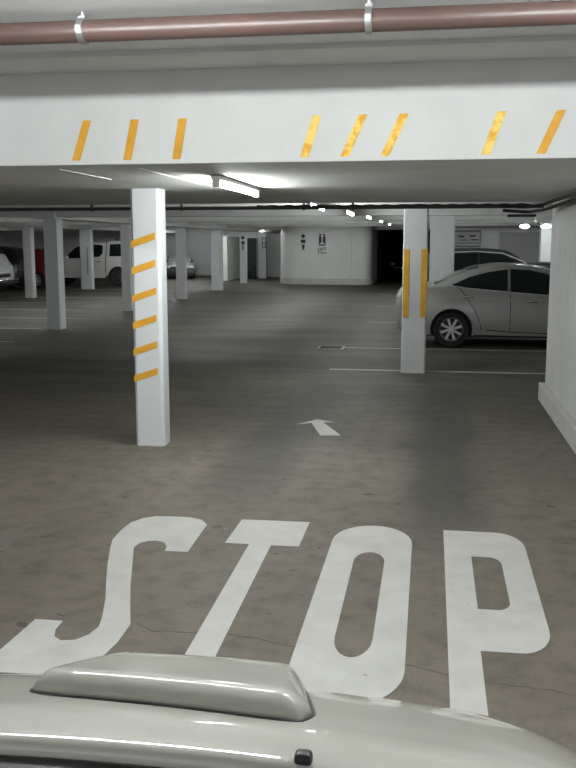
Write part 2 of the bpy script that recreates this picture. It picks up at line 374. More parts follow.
marking('painted_arrow', [(-1.255, 8.53), (-1.10, 8.80), (-0.91, 8.68), (-1.02, 8.66), (-0.785, 8.07), (-0.975, 8.05), (-1.13, 8.62)], 'paint',
        'small bent white arrow on the floor ahead of the STOP letters', 'road marking', None)
RL = [(-1.38, 12.45, 'starting beside the foot of the orange-taped pillar'), (-1.45, 15.10, 'starting at the small floor drain'), (-1.42, 20.1, 'just beyond the silver sedan'),
      (-1.48, 25.25, 'second beyond the silver sedan'), (-1.55, 30.4, 'third beyond the silver sedan'), (-1.6, 34.3, 'farthest, near the dark alcove')]
for i, (x0, y, wh) in enumerate(RL):
    x1 = 6.5
    marking('parking_line', [(x0, y-0.04), (x1, y-0.04), (x1, y+0.04), (x0, y+0.04)], 'line', 'thin white bay line at right, ' + wh, 'road marking', 'bay lines at the right')
LLn = [(-7.35, 15.07, 'nearest of all, at the frame edge'), (-7.9, 17.5, 'meeting the base of the nearest left column'), (-7.6, 20.0, 'one bay behind the nearest left column'),
      (-8.0, 22.6, 'meeting the second column in the row'), (-9.5, 25.3, 'in front of the white van'), (-9.6, 27.8, 'beside the white van'), (-9.8, 30.4, 'in front of the black car'), (-9.8, 33.0, 'in front of the white pickup')]
for x1, y, wh in LLn:
    marking('parking_line', [(-13.6, y-0.04), (x1, y-0.04), (x1, y+0.04), (-13.6, y+0.04)], 'line', 'faint white bay line at left, ' + wh, 'road marking', 'bay lines at the left')
dr = empty('floor_drain', (-1.65, 15.08, 0)); tag(dr, 'small dark grated drain in the lane at the end of a bay line', 'drain')
m = MB()
m.box(-.22, .22, -.22, -.19, 0, .006).box(-.22, .22, .19, .22, 0, .006).box(-.22, -.19, -.19, .19, 0, .006).box(.19, .22, -.19, .19, 0, .006)
m.build('frame', 'galv', dr)
m = MB().box(-.19, .19, -.19, .19, 0, .002)
for i in range(7): m.box(-.19, .19, -.17+i*.055, -.15+i*.055, .002, .005)
m.build('grate', 'black', dr)

# ------------------------------------------------------------------ pillars
def pillar(x0, x1, y0, y1, top, m, label, ch=0.02, group=None, cap=None):
    r = empty('concrete_pillar', ((x0+x1)/2, (y0+y1)/2, 0)); tag(r, label, 'pillar', group)
    hx, hy = (x1-x0)/2, (y1-y0)/2
    pts = [(-hx+ch, -hy), (hx-ch, -hy), (hx, -hy+ch), (hx, hy-ch), (hx-ch, hy), (-hx+ch, hy), (-hx, hy-ch), (-hx, -hy+ch)]
    MB().prism(pts, 'z', 0, top).build('shaft', m, r)
    if cap: MB().box(-hx-.09, hx+.09, -hy-.05, hy+.05, top-cap, top, .01).build('cap', 'beam', r)
    return r, hx, hy
p1, hx, hy = pillar(-2.52, -2.262, 7.40, 7.60, 2.2, 'pillar', 'white square pillar with six slanted orange tape strips, nearest at left', 0.025)
for i in range(6):
    zc = [1.785, 1.56, 1.325, 1.095, .868, .637][i]; zc += 0
    a, b_ = -.127, .085
    z0, z1 = zc-.045, zc+.045
    m = MB().prism([(a, z0-.032), (b_, z1-.05), (b_, z1+.008), (a, z0+.028)], 'y', -hy-.004, -hy+.001)
    m.build('tape_strip', 'tape', p1)
MB().box(-hx+.02, hx-.02, -hy-.006, -hy+.01, 0, .012).build('base_bead', 'skirt', p1)
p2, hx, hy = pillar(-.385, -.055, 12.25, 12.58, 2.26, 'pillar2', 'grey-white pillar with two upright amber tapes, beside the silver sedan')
for x in (-.112, .12):
    MB().box(x-.04, x+.04, -hy-.004, -hy+.001, .76, 1.67).build('tape_strip', 'amber', p2)
pillar(-.045, .425, 17.75, 18.1, 2.46, 'pillar', 'white pillar standing behind the boot of the silver sedan', .015)
GL = 'columns in the left bays'
pillar(-7.757, -7.471, 17.42, 17.72, 2.24, 'pillar', 'nearest column of the left row, under the end of the long beam', .01, GL, )
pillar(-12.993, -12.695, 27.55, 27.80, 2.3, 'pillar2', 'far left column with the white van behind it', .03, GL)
cc, hx, hy = pillar(-13.308, -12.839, 33.1, 33.35, 2.3, 'pillar', 'column with a faint yellow strip, in front of the white pickup cab', .03, GL)
MB().box(.04, .09, -hy-.004, -hy+.001, .55, 1.6).build('tape_strip', 'dull', cc)
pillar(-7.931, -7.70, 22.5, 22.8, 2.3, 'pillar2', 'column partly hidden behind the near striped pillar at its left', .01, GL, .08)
pillar(-7.953, -7.649, 27.65, 27.85, 2.32, 'pillar2', 'grey column in front of the low silver car', .01, GL)  # shaft in the greyer of the two pillar colours
cc, hx, hy = pillar(-8.156, -7.752, 33.1, 33.35, 2.34, 'pillar', 'white column with a thin orange strip down its edge', .02, GL)
MB().box(.14, .165, -hy-.004, -hy+.001, .5, 1.6).build('tape_strip', 'amber', cc)
cc, hx, hy = pillar(-8.361, -8.069, 39.2, 39.45, 2.4, 'pillar', 'column with three black marks near its top', .02, GL)
m = MB().cyl((0, -hy-.006, 1.98), (0, -hy+.001, 1.98), .075, 16).prism([(-.09, 1.83), (.09, 1.83), (.03, 1.66), (-.03, 1.66)], 'y', -hy-.006, -hy+.001).box(-.03, .03, -hy-.006, -hy+.001, 1.45, 1.64)
m.build('pictogram', 'dark', cc)
cc, hx, hy = pillar(-8.64, -8.249, 45.0, 45.25, 2.46, 'pillar', 'farthest column, carrying a black number plate', .02, GL)
s_ = MB().box(-.0, .2, -hy-.012, -hy+.001, 1.50, 2.02).build('number_plate', 'dark', cc)
text_mesh('digit', '8', .3, 'fit', s_, (.1, -hy-.014, 1.86), (PI/2, 0, 0)); text_mesh('digit', '0', .26, 'fit', s_, (.1, -hy-.014, 1.62), (PI/2, 0, 0))
pillar(3.42, 3.75, 30, 30.4, 2.46, 'pillar', 'bright far column just left of the near right wall', .02)
pillar(7.5, 7.9, 22.5, 22.9, 2.32, 'pillar2', 'column hidden beyond the near right wall', .02) if False else None

# ------------------------------------------------------------------ tape on the beam
xt = [(-2.02, -1.945, 'leftmost of the first three', 'tape'), (-1.715, -1.665, 'middle of the first three', 'tape'), (-1.428, -1.388, 'rightmost of the first three', 'tape'),
      (-.705, -.635, 'first of the middle three, crinkled', 'foil'), (-.483, -.385, 'middle one of the middle three, crinkled', 'foil'), (-.265, -.165, 'last of the middle three, crinkled', 'foil'),
      (.268, .345, 'left one of the right-hand pair, crinkled', 'foil'), (.553, .648, 'right one of the right-hand pair, smooth', 'tape')]
for xb, xp, lb, mm in xt:
    hw = .024
    o = MB().prism([(xb-hw, 2.215), (xb+hw, 2.215), (xp+hw, 2.435), (xp-hw, 2.435)], 'y', 5.016, 5.0205).build('tape_stripe', mm)
    tag(o, 'slanted orange tape on the white beam, ' + lb, 'tape', 'orange tapes on the beam')

# ------------------------------------------------------------------ pipes and cables
pp = empty('ceiling_pipe', (0, 3.83, 2.640)); tag(pp, 'long copper-brown pipe hung under the ceiling in front of the beam', 'pipe')
MB().cyl((-9, 0, 0), (6, 0, 0), .045, 24).build('pipe_body', 'pipe', pp, True)
for x in (-1.49, -.275, -2.7, .94):
    h = MB().lathe([(.046, -.014), (.053, -.014), (.053, .014), (.046, .014)], (x, 0, 0), 'x', 24).box(x-.015, x+.015, -.016, .016, .050, .060).box(x-.012, x+.012, -.062, -.05, -.012, .012).build('pipe_clip', 'galv', pp, True)
    MB().cyl((x, 0, .04), (x, 0, .080), .006, 8).cyl((x, 0, .06), (x, 0, .067), .012, 6).build('hanger_rod', 'galv', h)
bp = empty('service_pipe', (0, 10.385, 2.15)); tag(bp, 'thin black pipe across the ceiling at the end of the low soffit', 'pipe')
MB().cyl((-20, 0, 0), (1.2, 0, 0), .02, 12).build('pipe_body', 'blackpipe', bp, True)
for x in (-6.5, -4.0, -2.9, -1.46, -.9):
    MB().box(x-.012, x+.012, -.025, .025, -.03, .30).build('pipe_clip', 'blackpipe', bp)
m = MB()
pts = [(-2 + i*.05, 10.335 + .004*math.sin(i*1.9), 2.168 + .005*math.cos(i*1.7)) for i in range(62)]
m.tube(pts, .011, 6)
tag(m.build('cable', 'black', None, True), 'wavy black cable tied along the thin ceiling pipe', 'cable')
for q, (dx, dz, lb) in enumerate(((0, 0, 'upper'), (.03, -.05, 'lower'))):
    m = MB().tube([(.72+dx, 10.2, 2.15+dz), (.98+dx, 10.12, 2.13+dz), (1.1+dx, 9.8, 2.14+dz), (1.19+dx*.5, 9.0, 2.165+dz), (1.22, 8.0, 2.17+dz), (1.24, 6.5, 2.17+dz), (1.25, 5.31, 2.17+dz)], .017, 8)
    tag(m.build('cable', 'black', None, True), lb + ' black cable curving along the top of the right wall', 'cable')
m = MB().box(.80, 1.10, 10.16, 10.26, 2.03, 2.058, .006)
tag(m.build('junction_box', 'black'), 'black junction tray under the cables at the right wall corner', 'box')
tt = empty('duct', (-14.5, 24.5, 0)); tag(tt, 'dark twin pipes low under the ceiling at the far left', 'duct')
MB().cyl((-4, 0, 2.02), (.25, 0, 2.02), .035, 10).cyl((-4, 0, 1.93), (.25, 0, 1.93), .03, 10).build('pipe_pair', 'gpaint', tt, True)
MB().box(.14, .22, -.04, .04, 1.88, 2.46).build('drop_bracket', 'black', tt)
MB().box(-1.4, -.55, -.2, .2, 2.16, 2.32, .01).build('fan_box', 'black', tt)

# ------------------------------------------------------------------ ceiling lamps
def tube_lamp(x, y, z, L, top, label, rz=0.0, group='fluorescent tubes along the lane'):
    r = empty('tube_lamp', (x, y, z), rz); tag(r, label, 'lamp', group)
    MB().cyl((0, -L/2, 0), (0, L/2, 0), .016, 14).build('tube', 'tube', r, True)
    m = MB().box(-.035, .035, -L/2-.02, L/2+.02, .022, .05, .006)
    m.build('batten', 'fit', r)
    for s in (-1, 1):
        MB().box(-.024, .024, s*(L/2)-.02, s*(L/2)+.02, -.022, .024, .004).build('end_cap', 'fit', r)
        if top - z > .055: MB().box(-.03, .03, s*(L/2-.12)-.03, s*(L/2-.12)+.03, .05, top-z).build('bracket', 'galv', r)
    return r
tl = [(6.72, 2.145, 2.20, 'nearest, under the low soffit behind the beam'), (11.35, 2.19, 2.46, 'second, just past the thin black pipe'), (15.9, 2.26, 2.46, 'third from the camera'),
      (20.6, 2.32, 2.46, 'fourth from the camera'), (25.6, 2.35, 2.46, 'fifth from the camera'), (30.6, 2.38, 2.46, 'farthest, near the dark alcove')]
for y, z, top, lb in tl: tube_lamp(-1.44, y, z, 1.4, top, 'lit white fluorescent tube over the lane, ' + lb)
for y in (36.0, 33.6):
    pass
# tubes of the entry behind and above the frame
tube_lamp(-1.1, 2.9, 2.62, 1.4, 2.72, 'lit tube above the bonnet, left of the pair', PI/2, 'tubes over the entry')
tube_lamp(.9, 2.9, 2.62, 1.4, 2.72, 'lit tube above the bonnet, right of the pair', PI/2, 'tubes over the entry')
tube_lamp(-4.4, 3.0, 2.62, 1.4, 2.72, 'lit tube to the left of the entry', PI/2, 'tubes over the entry')
for x, y in ((-18.5, 20), (-20.5, 29), (-22.5, 37), (6.5, 14.2), (7.5, 24)):  # unseen tubes added beyond the frame to brighten the side bays
    tube_lamp(x, y, 2.36, 1.4, 2.46, 'added lit tube over the %s bays outside the frame, %s of them' % ('left' if x < 0 else 'right', {20: 'nearest', 14.2: 'nearest', 29: 'middle', 24: 'farther'}.get(y, 'farthest')), 0, 'added tubes over the side bays')
for y in (18.05, 23.15, 28.15, 33.6, 39.8):  # hidden tubes added to brighten the far bays
    for x, lb in ((-4.6, 'beside the lane'), (-10.4, 'over the left bays'), (3.6, 'over the right bays')):
        if y > 30 and x > 0: continue
        tube_lamp(x, y, 2.405, 1.4, 2.46, 'added lit tube tucked behind the %s cross beam %s' % ({18.05: 'second', 23.15: 'third', 28.15: 'fourth', 33.6: 'fifth', 39.8: 'last'}[y], lb), PI/2, 'added tubes behind the cross beams')
tube_lamp(-7.6, 40.0, 2.405, 1.4, 2.46, 'added lit tube behind the last cross beam, near the far doorway', PI/2, 'added tubes behind the cross beams')  # this tube and the next are added to brighten the back walls
tube_lamp(-11.8, 42.3, 2.405, 1.4, 2.46, 'added lit tube behind the last cross beam, above the low silver car', PI/2, 'added tubes behind the cross beams')
bl = empty('bulkhead_lamp', (1.96, 18.2, 2.10)); tag(bl, 'twin oval lamps on a thin bar beside the right wall', 'lamp')
MB().box(-.26, .26, -.015, .015, -.01, .01).cyl((0, 0, 0), (0, 0, .36), .01, 8).build('bar', 'galv', bl)
for x in (-.2, .2):
    m = MB(); bmesh.ops.create_uvsphere(m.bm, u_segments=16, v_segments=10, radius=1, matrix=Matrix.Translation((x, 0, -.03)) @ Matrix.Diagonal((.095, .05, .04, 1)))
    m.build('lamp_bowl', 'lamp', bl, True)

# ------------------------------------------------------------------ signs
sg = empty('wall_sign', (-4.6, 38.29, 1.72)); tag(sg, 'black lift pictogram and lettering on the round white core', 'sign')
m = MB()
for x in (-.085, .085):
    m.cyl((x, -.012, .36), (x, .005, .36), .05, 12).box(x-.06, x+.06, -.012, .005, .04, .30)
m.box(-.13, .13, -.012, .005, -.08, -.02).box(-.15, -.1, -.012, .005, -.02, .04).box(.1, .15, -.012, .005, -.02, .04)
m.build('pictogram', 'dark', sg)
text_mesh('lettering', 'LIFT', .2, 'dark', sg, (0, -.006, -.24), (PI/2, 0, 0))
MB().box(-.19, .19, -.012, .005, -.40, -.365).build('underline', 'dark', sg)
sg = empty('wall_sign', (-5.42, 38.345, 1.82)); sg.rotation_euler = (0, 0, -.253); tag(sg, 'column of three small black marks at the left of the round white core', 'sign')
MB().cyl((0, -.015, .22), (0, .02, .22), .085, 14).box(-.1, .1, -.015, .02, -.07, .08).prism([(-.06, -.13), (.06, -.13), (.04, -.36), (-.02, -.36)], 'y', -.015, .02).build('pictogram', 'dark', sg)
nb = empty('notice_board', (1.32, 35.98, 1.93)); tag(nb, 'grey notice board with rows of dark lettering on the right back wall', 'sign')
MB().box(-.5, .5, -.02, .02, -.3, .28, .005).build('board', 'sign', nb)
MB().box(-.52, .52, -.04, .02, .26, .31).box(-.52, .52, -.04, .02, -.33, -.29).box(-.52, -.49, -.04, .02, -.3, .28).box(.49, .52, -.04, .02, -.3, .28).build('frame', 'gpaint', nb)
m = MB().box(-.33, -.1, -.026, 0, .04, .11).box(.1, .32, -.026, 0, .05, .12).box(.16, .44, -.026, 0, -.08, -.03).box(-.4, .44, -.026, 0, -.19, -.165).box(-.3, .05, -.026, 0, -.08, -.05)
m.build('lettering', 'dark', nb)
for i, (x, hh, lb) in enumerate(((-9.05, .42, 'short'), (-8.78, .62, 'taller'))):
    e_ = empty('fire_extinguisher', (x, 44.4, 0)); tag(e_, lb + ' dark extinguisher-shaped bottle on the floor by the back doorway', 'extinguisher')
    MB().lathe([(0.001, 0), (.11, 0), (.12, .03), (.12, hh*.65), (.09, hh*.78), (.035, hh*.84), (.035, hh*.9), (.001, hh*.9)], (0, 0, 0), 'z', 16, False).build('bottle', 'black', e_, True)
    MB().box(-.02, .1, -.02, .02, hh*.88, hh).build('handle', 'dark', e_)
m = MB().box(-8.92, -8.6, 44.9, 44.98, 1.25, 1.32, .01)
e_ = m.build('wall_bracket', 'gpaint'); tag(e_, 'small dark bracket high beside the column with three marks', 'bracket')
e_.location = (0, 1.62, 0)

# ------------------------------------------------------------------ parked cars
def pchip(xs, ys, x):
    n = len(xs)
    if x <= xs[0]: return ys[0]
    if x >= xs[-1]: return ys[-1]
    h = [xs[i+1]-xs[i] for i in range(n-1)]; d = [(ys[i+1]-ys[i])/h[i] for i in range(n-1)]
    def sl(i):
        if i == 0: return d[0]
        if i == n-1: return d[-1]
        if d[i-1]*d[i] <= 0: return 0.0
        w1, w2 = 2*h[i]+h[i-1], h[i]+2*h[i-1]
        return (w1+w2)/(w1/d[i-1]+w2/d[i])
    i = 0
    while x > xs[i+1]: i += 1
    t = (x-xs[i])/h[i]
    return ((1+2*t)*(1-t)**2*ys[i] + t*(1-t)**2*h[i]*sl(i) + t*t*(3-2*t)*ys[i+1] + t*t*(t-1)*h[i]*sl(i+1))

class Car:
    """body lofted along x (tail at 0, nose at L); station = x, half width, sill z, belt z, belt half width, roof z, roof half width"""
    def __init__(s, st, wheels, R, label, cat, paint, loc, rz, rim='rim', dark_sill=False):
        s.st = st; s.xs = [a[0] for a in st]; s.L = s.xs[-1]; s.wheels = wheels; s.R = R; s.rimm = rim
        s.root = empty('car' if cat == 'car' else cat.replace(' ', '_'), loc, rz); tag(s.root, label, cat)
        s.paint = paint
        s.body(); s.make_wheels()
    def v(s, k, x): return pchip(s.xs, [a[k] for a in s.st], x)
    def ring(s, x):
        w, zb, be, wb, ro, wr = [s.v(k, x) for k in range(1, 7)]
        h = be - zb
        re = max(ro - .045, be + .004)
        p = [(0, zb), (w*.8, zb), (w*.95, zb+.03), (w*.985, zb+.12*h+.02), (w, zb+.35*h), (w*.998, zb+.6*h), (w*.975, zb+.85*h), (wb, be)]
        for t in (.33, .66): p.append((wb+(wr-wb)*t + .022*math.sin(t*PI), be+(re-be)*t))
        p += [(wr, re), (wr*.9, re+(ro-re)*.55), (wr*.55, ro), (0, ro+.012)]
        return p
    def side(s, x, z):
        p = s.ring(x)[2:11]
        for i in range(len(p)-1):
            if z <= p[i+1][1] or i == len(p)-2:
                a, b = p[i], p[i+1]; t = 0 if b[1] == a[1] else max(0, min(1.0, (z-a[1])/(b[1]-a[1]))); return a[0]+(b[0]-a[0])*t
    def top(s, x, y):
        p = s.ring(x)[10:]; y = abs(y)
        for i in range(len(p)-1):
            if y >= p[i+1][0]:
                a, b = p[i], p[i+1]; t = 0 if a[0] == b[0] else min(1.0, max(0, (a[0]-y)/(a[0]-b[0]))); return a[1]+(b[1]-a[1])*t
        return p[-1][1]
    def body(s):
        bm = bmesh.new(); n = 64; rings = []
        for i in range(n+1):
            t = i/n; x = s.L*(0.5-0.5*math.cos(PI*t))*.35 + s.L*t*.65
            h = s.ring(x); pts = h + [(-a, b) for a, b in h[-2:0:-1]]
            rings.append([bm.verts.new((x, a, b)) for a, b in pts])
        m_ = len(rings[0])
        for i in range(n):
            for k in range(m_): bm.faces.new((rings[i][k], rings[i][(k+1) % m_], rings[i+1][(k+1) % m_], rings[i+1][k]))
        bm.faces.new(rings[0]); bm.faces.new(rings[-1][::-1])
        bmesh.ops.recalc_face_normals(bm, faces=bm.faces[:])
        me = bpy.data.meshes.new('body'); bm.to_mesh(me); bm.free()
        o = bpy.data.objects.new('body', me); COL.objects.link(o)
        cb = bmesh.new(); W = max(a[1] for a in s.st)
        for wx in s.wheels:
            for sg in (-1, 1):
                bmesh.ops.create_cone(cb, cap_ends=True, segments=36, radius1=s.R*1.13, radius2=s.R*1.13, depth=.32,
                    matrix=Matrix.Translation((wx, sg*(W-.10), s.R*1.0)) @ Matrix.Rotation(PI/2, 4, 'X'))
        cm = bpy.data.meshes.new('cut'); cb.to_mesh(cm); cb.free(); c = bpy.data.objects.new('cut', cm); COL.objects.link(c)
        md = o.modifiers.new('b', 'BOOLEAN'); md.operation = 'DIFFERENCE'; md.object = c; md.solver = 'EXACT'
        dg = bpy.context.evaluated_depsgraph_get(); dg.update()
        me2 = bpy.data.meshes.new_from_object(o.evaluated_get(dg))
        bpy.data.objects.remove(c); bpy.data.objects.remove(o)
        me2.materials.clear(); me2.materials.append(M[s.paint]); me2.materials.append(M['black'])
        for p in me2.polygons:
            p.use_smooth = True; p.material_index = 0
            cx, cy, cz = p.center
            if abs(cy) > W-.27 and any(math.hypot(cx-wx, cz-s.R) < s.R*1.135 for wx in s.wheels): p.material_index = 1
            if p.normal.z < -.7 and cz < .35: p.material_index = 1
        try: me2.set_sharp_from_angle(angle=math.radians(38))
        except Exception: pass
        s.bodyo = bpy.data.objects.new('body', me2); COL.objects.link(s.bodyo); s.bodyo.parent = s.root; s.W = W
    def make_wheels(s, spokes=8):
        R = s.R; r = R*.66
        for wx in s.wheels:
            for sg in (-1, 1):
                yc = sg*(s.W-.115)
                t = MB().lathe([(r, -.09), (R*.93, -.095), (R*.99, -.07), (R, 0), (R*.99, .07), (R*.93, .095), (r, .09)], (0, 0, 0), 'y', 36)
                wo = t.build('wheel', 'rubber', s.root, True); wo.location = (wx, yc, R)
                m = MB(); f = sg*.075
                m.lathe([(r*1.01, -.08), (r*1.01, .08), (r*.92, .085*sg), (r*.88, .05*sg), (r*.88, -.06*sg)], (0, 0, 0), 'y', 36)
                for q in range(spokes):
                    a = 2*PI*q/spokes + .3; c_, s__ = math.cos(a), math.sin(a)
                    wd0, wd1 = r*.08, r*.12
                    P = []
                    for rr, wd in ((r*.15, wd0), (r*.93, wd1)):
                        for q2 in (-1, 1): P.append((rr*c_ - q2*wd*s__, rr*s__ + q2*wd*c_))
                    pts = [P[0], P[1], P[3], P[2]]
                    m.prism([(u, v) for u, v in pts], 'y', min(f*.55, f), max(f*.55, f))
                m.lathe([(0.001, f*.4), (r*.24, f*.4), (r*.24, f*1.05), (0.001, f*1.1)], (0, 0, 0), 'y', 18)
                m.build('rim', s.rimm, wo, True)
                MB().lathe([(0.001, 0), (r*.86, 0), (r*.86, sg*.01), (.001, sg*.01)], (0, 0, 0), 'y', 24).build('brake_disc', 'black', wo, True)
    def side_patch(s, name, cols, m, both=True, off=.006, rows=6, sub=5):
        out = []
        cc = []
        for i in range(len(cols)-1):
            for q in range(sub):
                t = q/sub; cc.append(tuple(cols[i][j]*(1-t)+cols[i+1][j]*t for j in range(3)))
        cc.append(cols[-1])
        for sg in ((-1, 1) if both else (-1,)):
            g1 = [[(x, sg*(s.side(x, z0+(z1-z0)*r_/rows)+off), z0+(z1-z0)*r_/rows) for r_ in range(rows+1)] for x, z0, z1 in cc]
            g2 = [[(x, y-sg*(off+.012), z) for x, y, z in row] for row in g1]
            mb = MB(); mb.grid(g1); mb.grid([row[::-1] for row in g2])
            out.append(mb.build(name, m, s.root, True, recalc=False))
            for p in []: pass
        return out
    def side_line(s, name, pts, m='black', wd=.012, off=.0035, both=True):
        for sg in ((-1, 1) if both else (-1,)):
            P = []
            for i in range(len(pts)-1):
                for q in range(6): t = q/6; P.append((pts[i][0]*(1-t)+pts[i+1][0]*t, pts[i][1]*(1-t)+pts[i+1][1]*t))
            P.append(pts[-1]); rows = [[], []]
            for i, (x, z) in enumerate(P):
                a, b = P[max(0, i-1)], P[min(len(P)-1, i+1)]; dx, dz = b[0]-a[0], b[1]-a[1]; l = math.hypot(dx, dz) or 1
                for e, q in ((0, -1), (1, 1)):
                    xx, zz = x - q*dz/l*wd/2, z + q*dx/l*wd/2
                    rows[e].append((xx, sg*(s.side(xx, zz)+off), zz))
            MB().grid(rows).build(name, m, s.root, True)
    def top_patch(s, name, x0, x1, m, k=.93, off=.008, z_from=None):
        rows = []
        for i in range(13):
            x = x0+(x1-x0)*i/12; wr = s.v(6, x)*k
            rows.append([(x, -wr+2*wr*j/12, s.top(x, -wr+2*wr*j/12)+off) for j in range(13)])
        r2 = [[(x, y, z-.02) for x, y, z in row[::-1]] for row in rows]
        return MB().grid(rows).grid(r2).build(name, m, s.root, True)
    def blk(s, name, x0, x1, y0, y1, z0, z1, m, bev=.008):
        return MB().box(x0, x1, y0, y1, z0, z1, bev).build(name, m, s.root, True)
    def handle(s, x, z, m='chrome'):
        for sg in (-1, 1):
            y = sg*s.side(x, z)
            s.blk('door_handle', x-.09, x+.09, min(y-.01, y+sg*.03), max(y+.01, y+sg*.03) if sg > 0 else y+.01, z-.016, z+.016, m, .008)
    def mirror(s, x, z, m=None):
        for sg in (-1, 1):
            y = s.side(x, z)+.09
            s.blk('wing_mirror', x-.07, x+.07, sg*y-.09, sg*y+.09, z-.06, z+.07, m or s.paint, .03)

def std_ends(c, L, zl, w=.6, plate=True):
    for sg in (-1, 1):
        c.blk('headlight', L-.16, L-.02, sg*w-.14, sg*w+.14, zl-.07, zl+.07, 'clear', .04)
        c.blk('tail_light', .03, .14, sg*(w-.03)-.10, sg*(w-.03)+.10, zl+.08, zl+.24, 'red', .03)
    c.blk('grille', L-.06, L+.012, -.42, .42, zl-.09, zl+.05, 'black', .02)
    c.blk('number_plate', L-.02, L+.02, -.18, .18, zl-.28, zl-.17, 'fit', .004)
    c.blk('number_plate', -.02, .02, -.18, .18, zl, zl+.11, 'fit', .004)

# silver sedan
SED = [(0, .62, .40, .86, .58, .90, .48), (.06, .72, .28, .92, .68, .97, .58), (.25, .80, .22, .98, .74, 1.02, .64), (.55, .84, .18, 1.01, .765, 1.055, .64),
       (.99, .85, .17, 1.02, .785, 1.24, .59), (1.33, .85, .17, 1.0, .79, 1.355, .575), (1.72, .85, .17, .965, .795, 1.405, .575), (2.15, .85, .17, .925, .795, 1.39, .565), (2.6, .85, .17, .89, .79, 1.30, .57),
       (3.05, .85, .17, .87, .775, 1.08, .60), (3.3, .85, .18, .86, .77, .97, .64), (3.9, .82, .18, .78, .74, .86, .62), (4.27, .74, .23, .64, .66, .70, .55), (4.37, .62, .30, .56, .56, .60, .46)]
c = Car(SED, (.93, 3.48), .31, 'silver four-door sedan parked sideways behind the orange-taped pillar', 'car', 'silver', (-.58, 16.22, 0), 0)
c.side_patch('side_window', [(.93, 1.045, 1.06), (1.05, 1.03, 1.11), (1.2, 1.01, 1.18), (1.5, .985, 1.265), (1.84, .955, 1.315)], 'glass')
c.side_patch('side_window', [(1.885, .95, 1.318), (2.2, .925, 1.305), (2.5, .905, 1.235), (2.8, .895, 1.10), (3.1, .885, .97)], 'glass')
c.side_line('window_trim', [(.9, 1.045), (1.2, 1.0), (1.5, .972), (1.9, .937), (2.5, .893), (3.1, .875)], 'rim', .014)
c.top_patch('rear_window', .62, 1.36, 'glass'); c.top_patch('windscreen', 2.62, 3.24, 'glass')
c.side_line('door_seam', [(1.02, 1.03), (1.12, .92), (1.32, .62), (1.4, .42), (1.42, .3)])
c.side_line('door_seam', [(1.87, 1.0), (1.89, .8), (1.89, .3)])
c.side_line('door_seam', [(2.95, .9), (3.0, .6), (2.95, .3)])
c.side_line('crease', [(.75, .87), (1.3, .84), (2.1, .80), (3.1, .75)], 'silver', .03, .010)
c.side_line('crease', [(1.33, .42), (1.9, .37), (3.0, .31)], 'silver', .035, .012)
c.side_line('crease_shadow', [(1.5, .31), (1.9, .28), (3.0, .25)], 'gpaint', .016, .004)
c.side_line('sill_line', [(1.3, .21), (2.0, .20), (3.05, .20)], 'black', .03)
c.handle(1.2, .86); c.handle(2.24, .79); c.mirror(2.85, .96)
c.side_patch('tail_light', [(.10, .80, .90), (.25, .79, .93), (.52, .86, .90)], 'red', True, .006)
c.side_patch('rear_bumper', [(.03, .42, .60), (.2, .30, .62), (.5, .26, .62)], 'silver', True, .012)
c.blk('boot_lid_chrome', -.02, .05, -.35, .35, .80, .84, 'chrome'); std_ends(c, 4.37, .66)
# black sedan beyond it
ST2 = [(a[0], a[1], a[2], a[3]*.97, a[4], a[5]*.975, a[6]) for a in SED]
c = Car(ST2, (.93, 3.48), .31, 'black sedan, only its roof showing above the silver sedan', 'car', 'bpaint', (.45, 18.85, 0), 0)
c.side_patch('side_window', [(.95, 1.04, 1.06), (1.4, .98, 1.22), (1.84, .95, 1.29)], 'glass'); c.side_patch('side_window', [(1.885, .95, 1.29), (2.3, .91, 1.26), (3.0, .88, 1.0)], 'glass')
c.top_patch('rear_window', .62, 1.36, 'glass'); c.top_patch('windscreen', 2.62, 3.24, 'glass'); c.mirror(2.95, .98); std_ends(c, 4.37, .64)
# charcoal hatchback one bay further
HAT = [(0, .66, .42, 1.0, .62, 1.05, .5), (.08, .76, .3, 1.05, .7, 1.25, .55), (.25, .83, .24, 1.05, .77, 1.5, .58), (.6, .86, .22, 1.04, .80, 1.61, .62), (1.3, .87, .22, 1.02, .81, 1.64, .63),
       (1.9, .87, .22, 1.0, .81, 1.60, .62), (2.55, .87, .22, .98, .80, 1.27, .64), (2.9, .86, .22, .96, .79, 1.07, .68), (3.5, .83, .22, .88, .76, .98, .66), (3.85, .74, .28, .72, .66, .8, .55), (3.95, .62, .34, .62, .56, .66, .48)]
c = Car(HAT, (.72, 3.2), .32, 'charcoal hatchback with dark windows behind the silver sedan', 'car', 'gpaint', (-.35, 21.35, 0), 0)
c.side_patch('side_window', [(.35, 1.08, 1.36), (.6, 1.08, 1.50), (1.35, 1.06, 1.53)], 'glass'); c.side_patch('side_window', [(1.4, 1.06, 1.53), (1.95, 1.04, 1.48), (2.4, 1.02, 1.24), (2.72, 1.0, 1.08)], 'glass')
c.side_line('roof_rail', [(.4, 1.53), (1.3, 1.57), (1.9, 1.53), (2.3, 1.37), (2.75, 1.12)], 'rim', .025, .006)
c.top_patch('windscreen', 2.0, 2.82, 'glass'); c.top_patch('rear_window', .1, .4, 'glass'); c.mirror(2.5, 1.08); c.handle(.9, .92, 'gpaint'); std_ends(c, 3.95, .72)
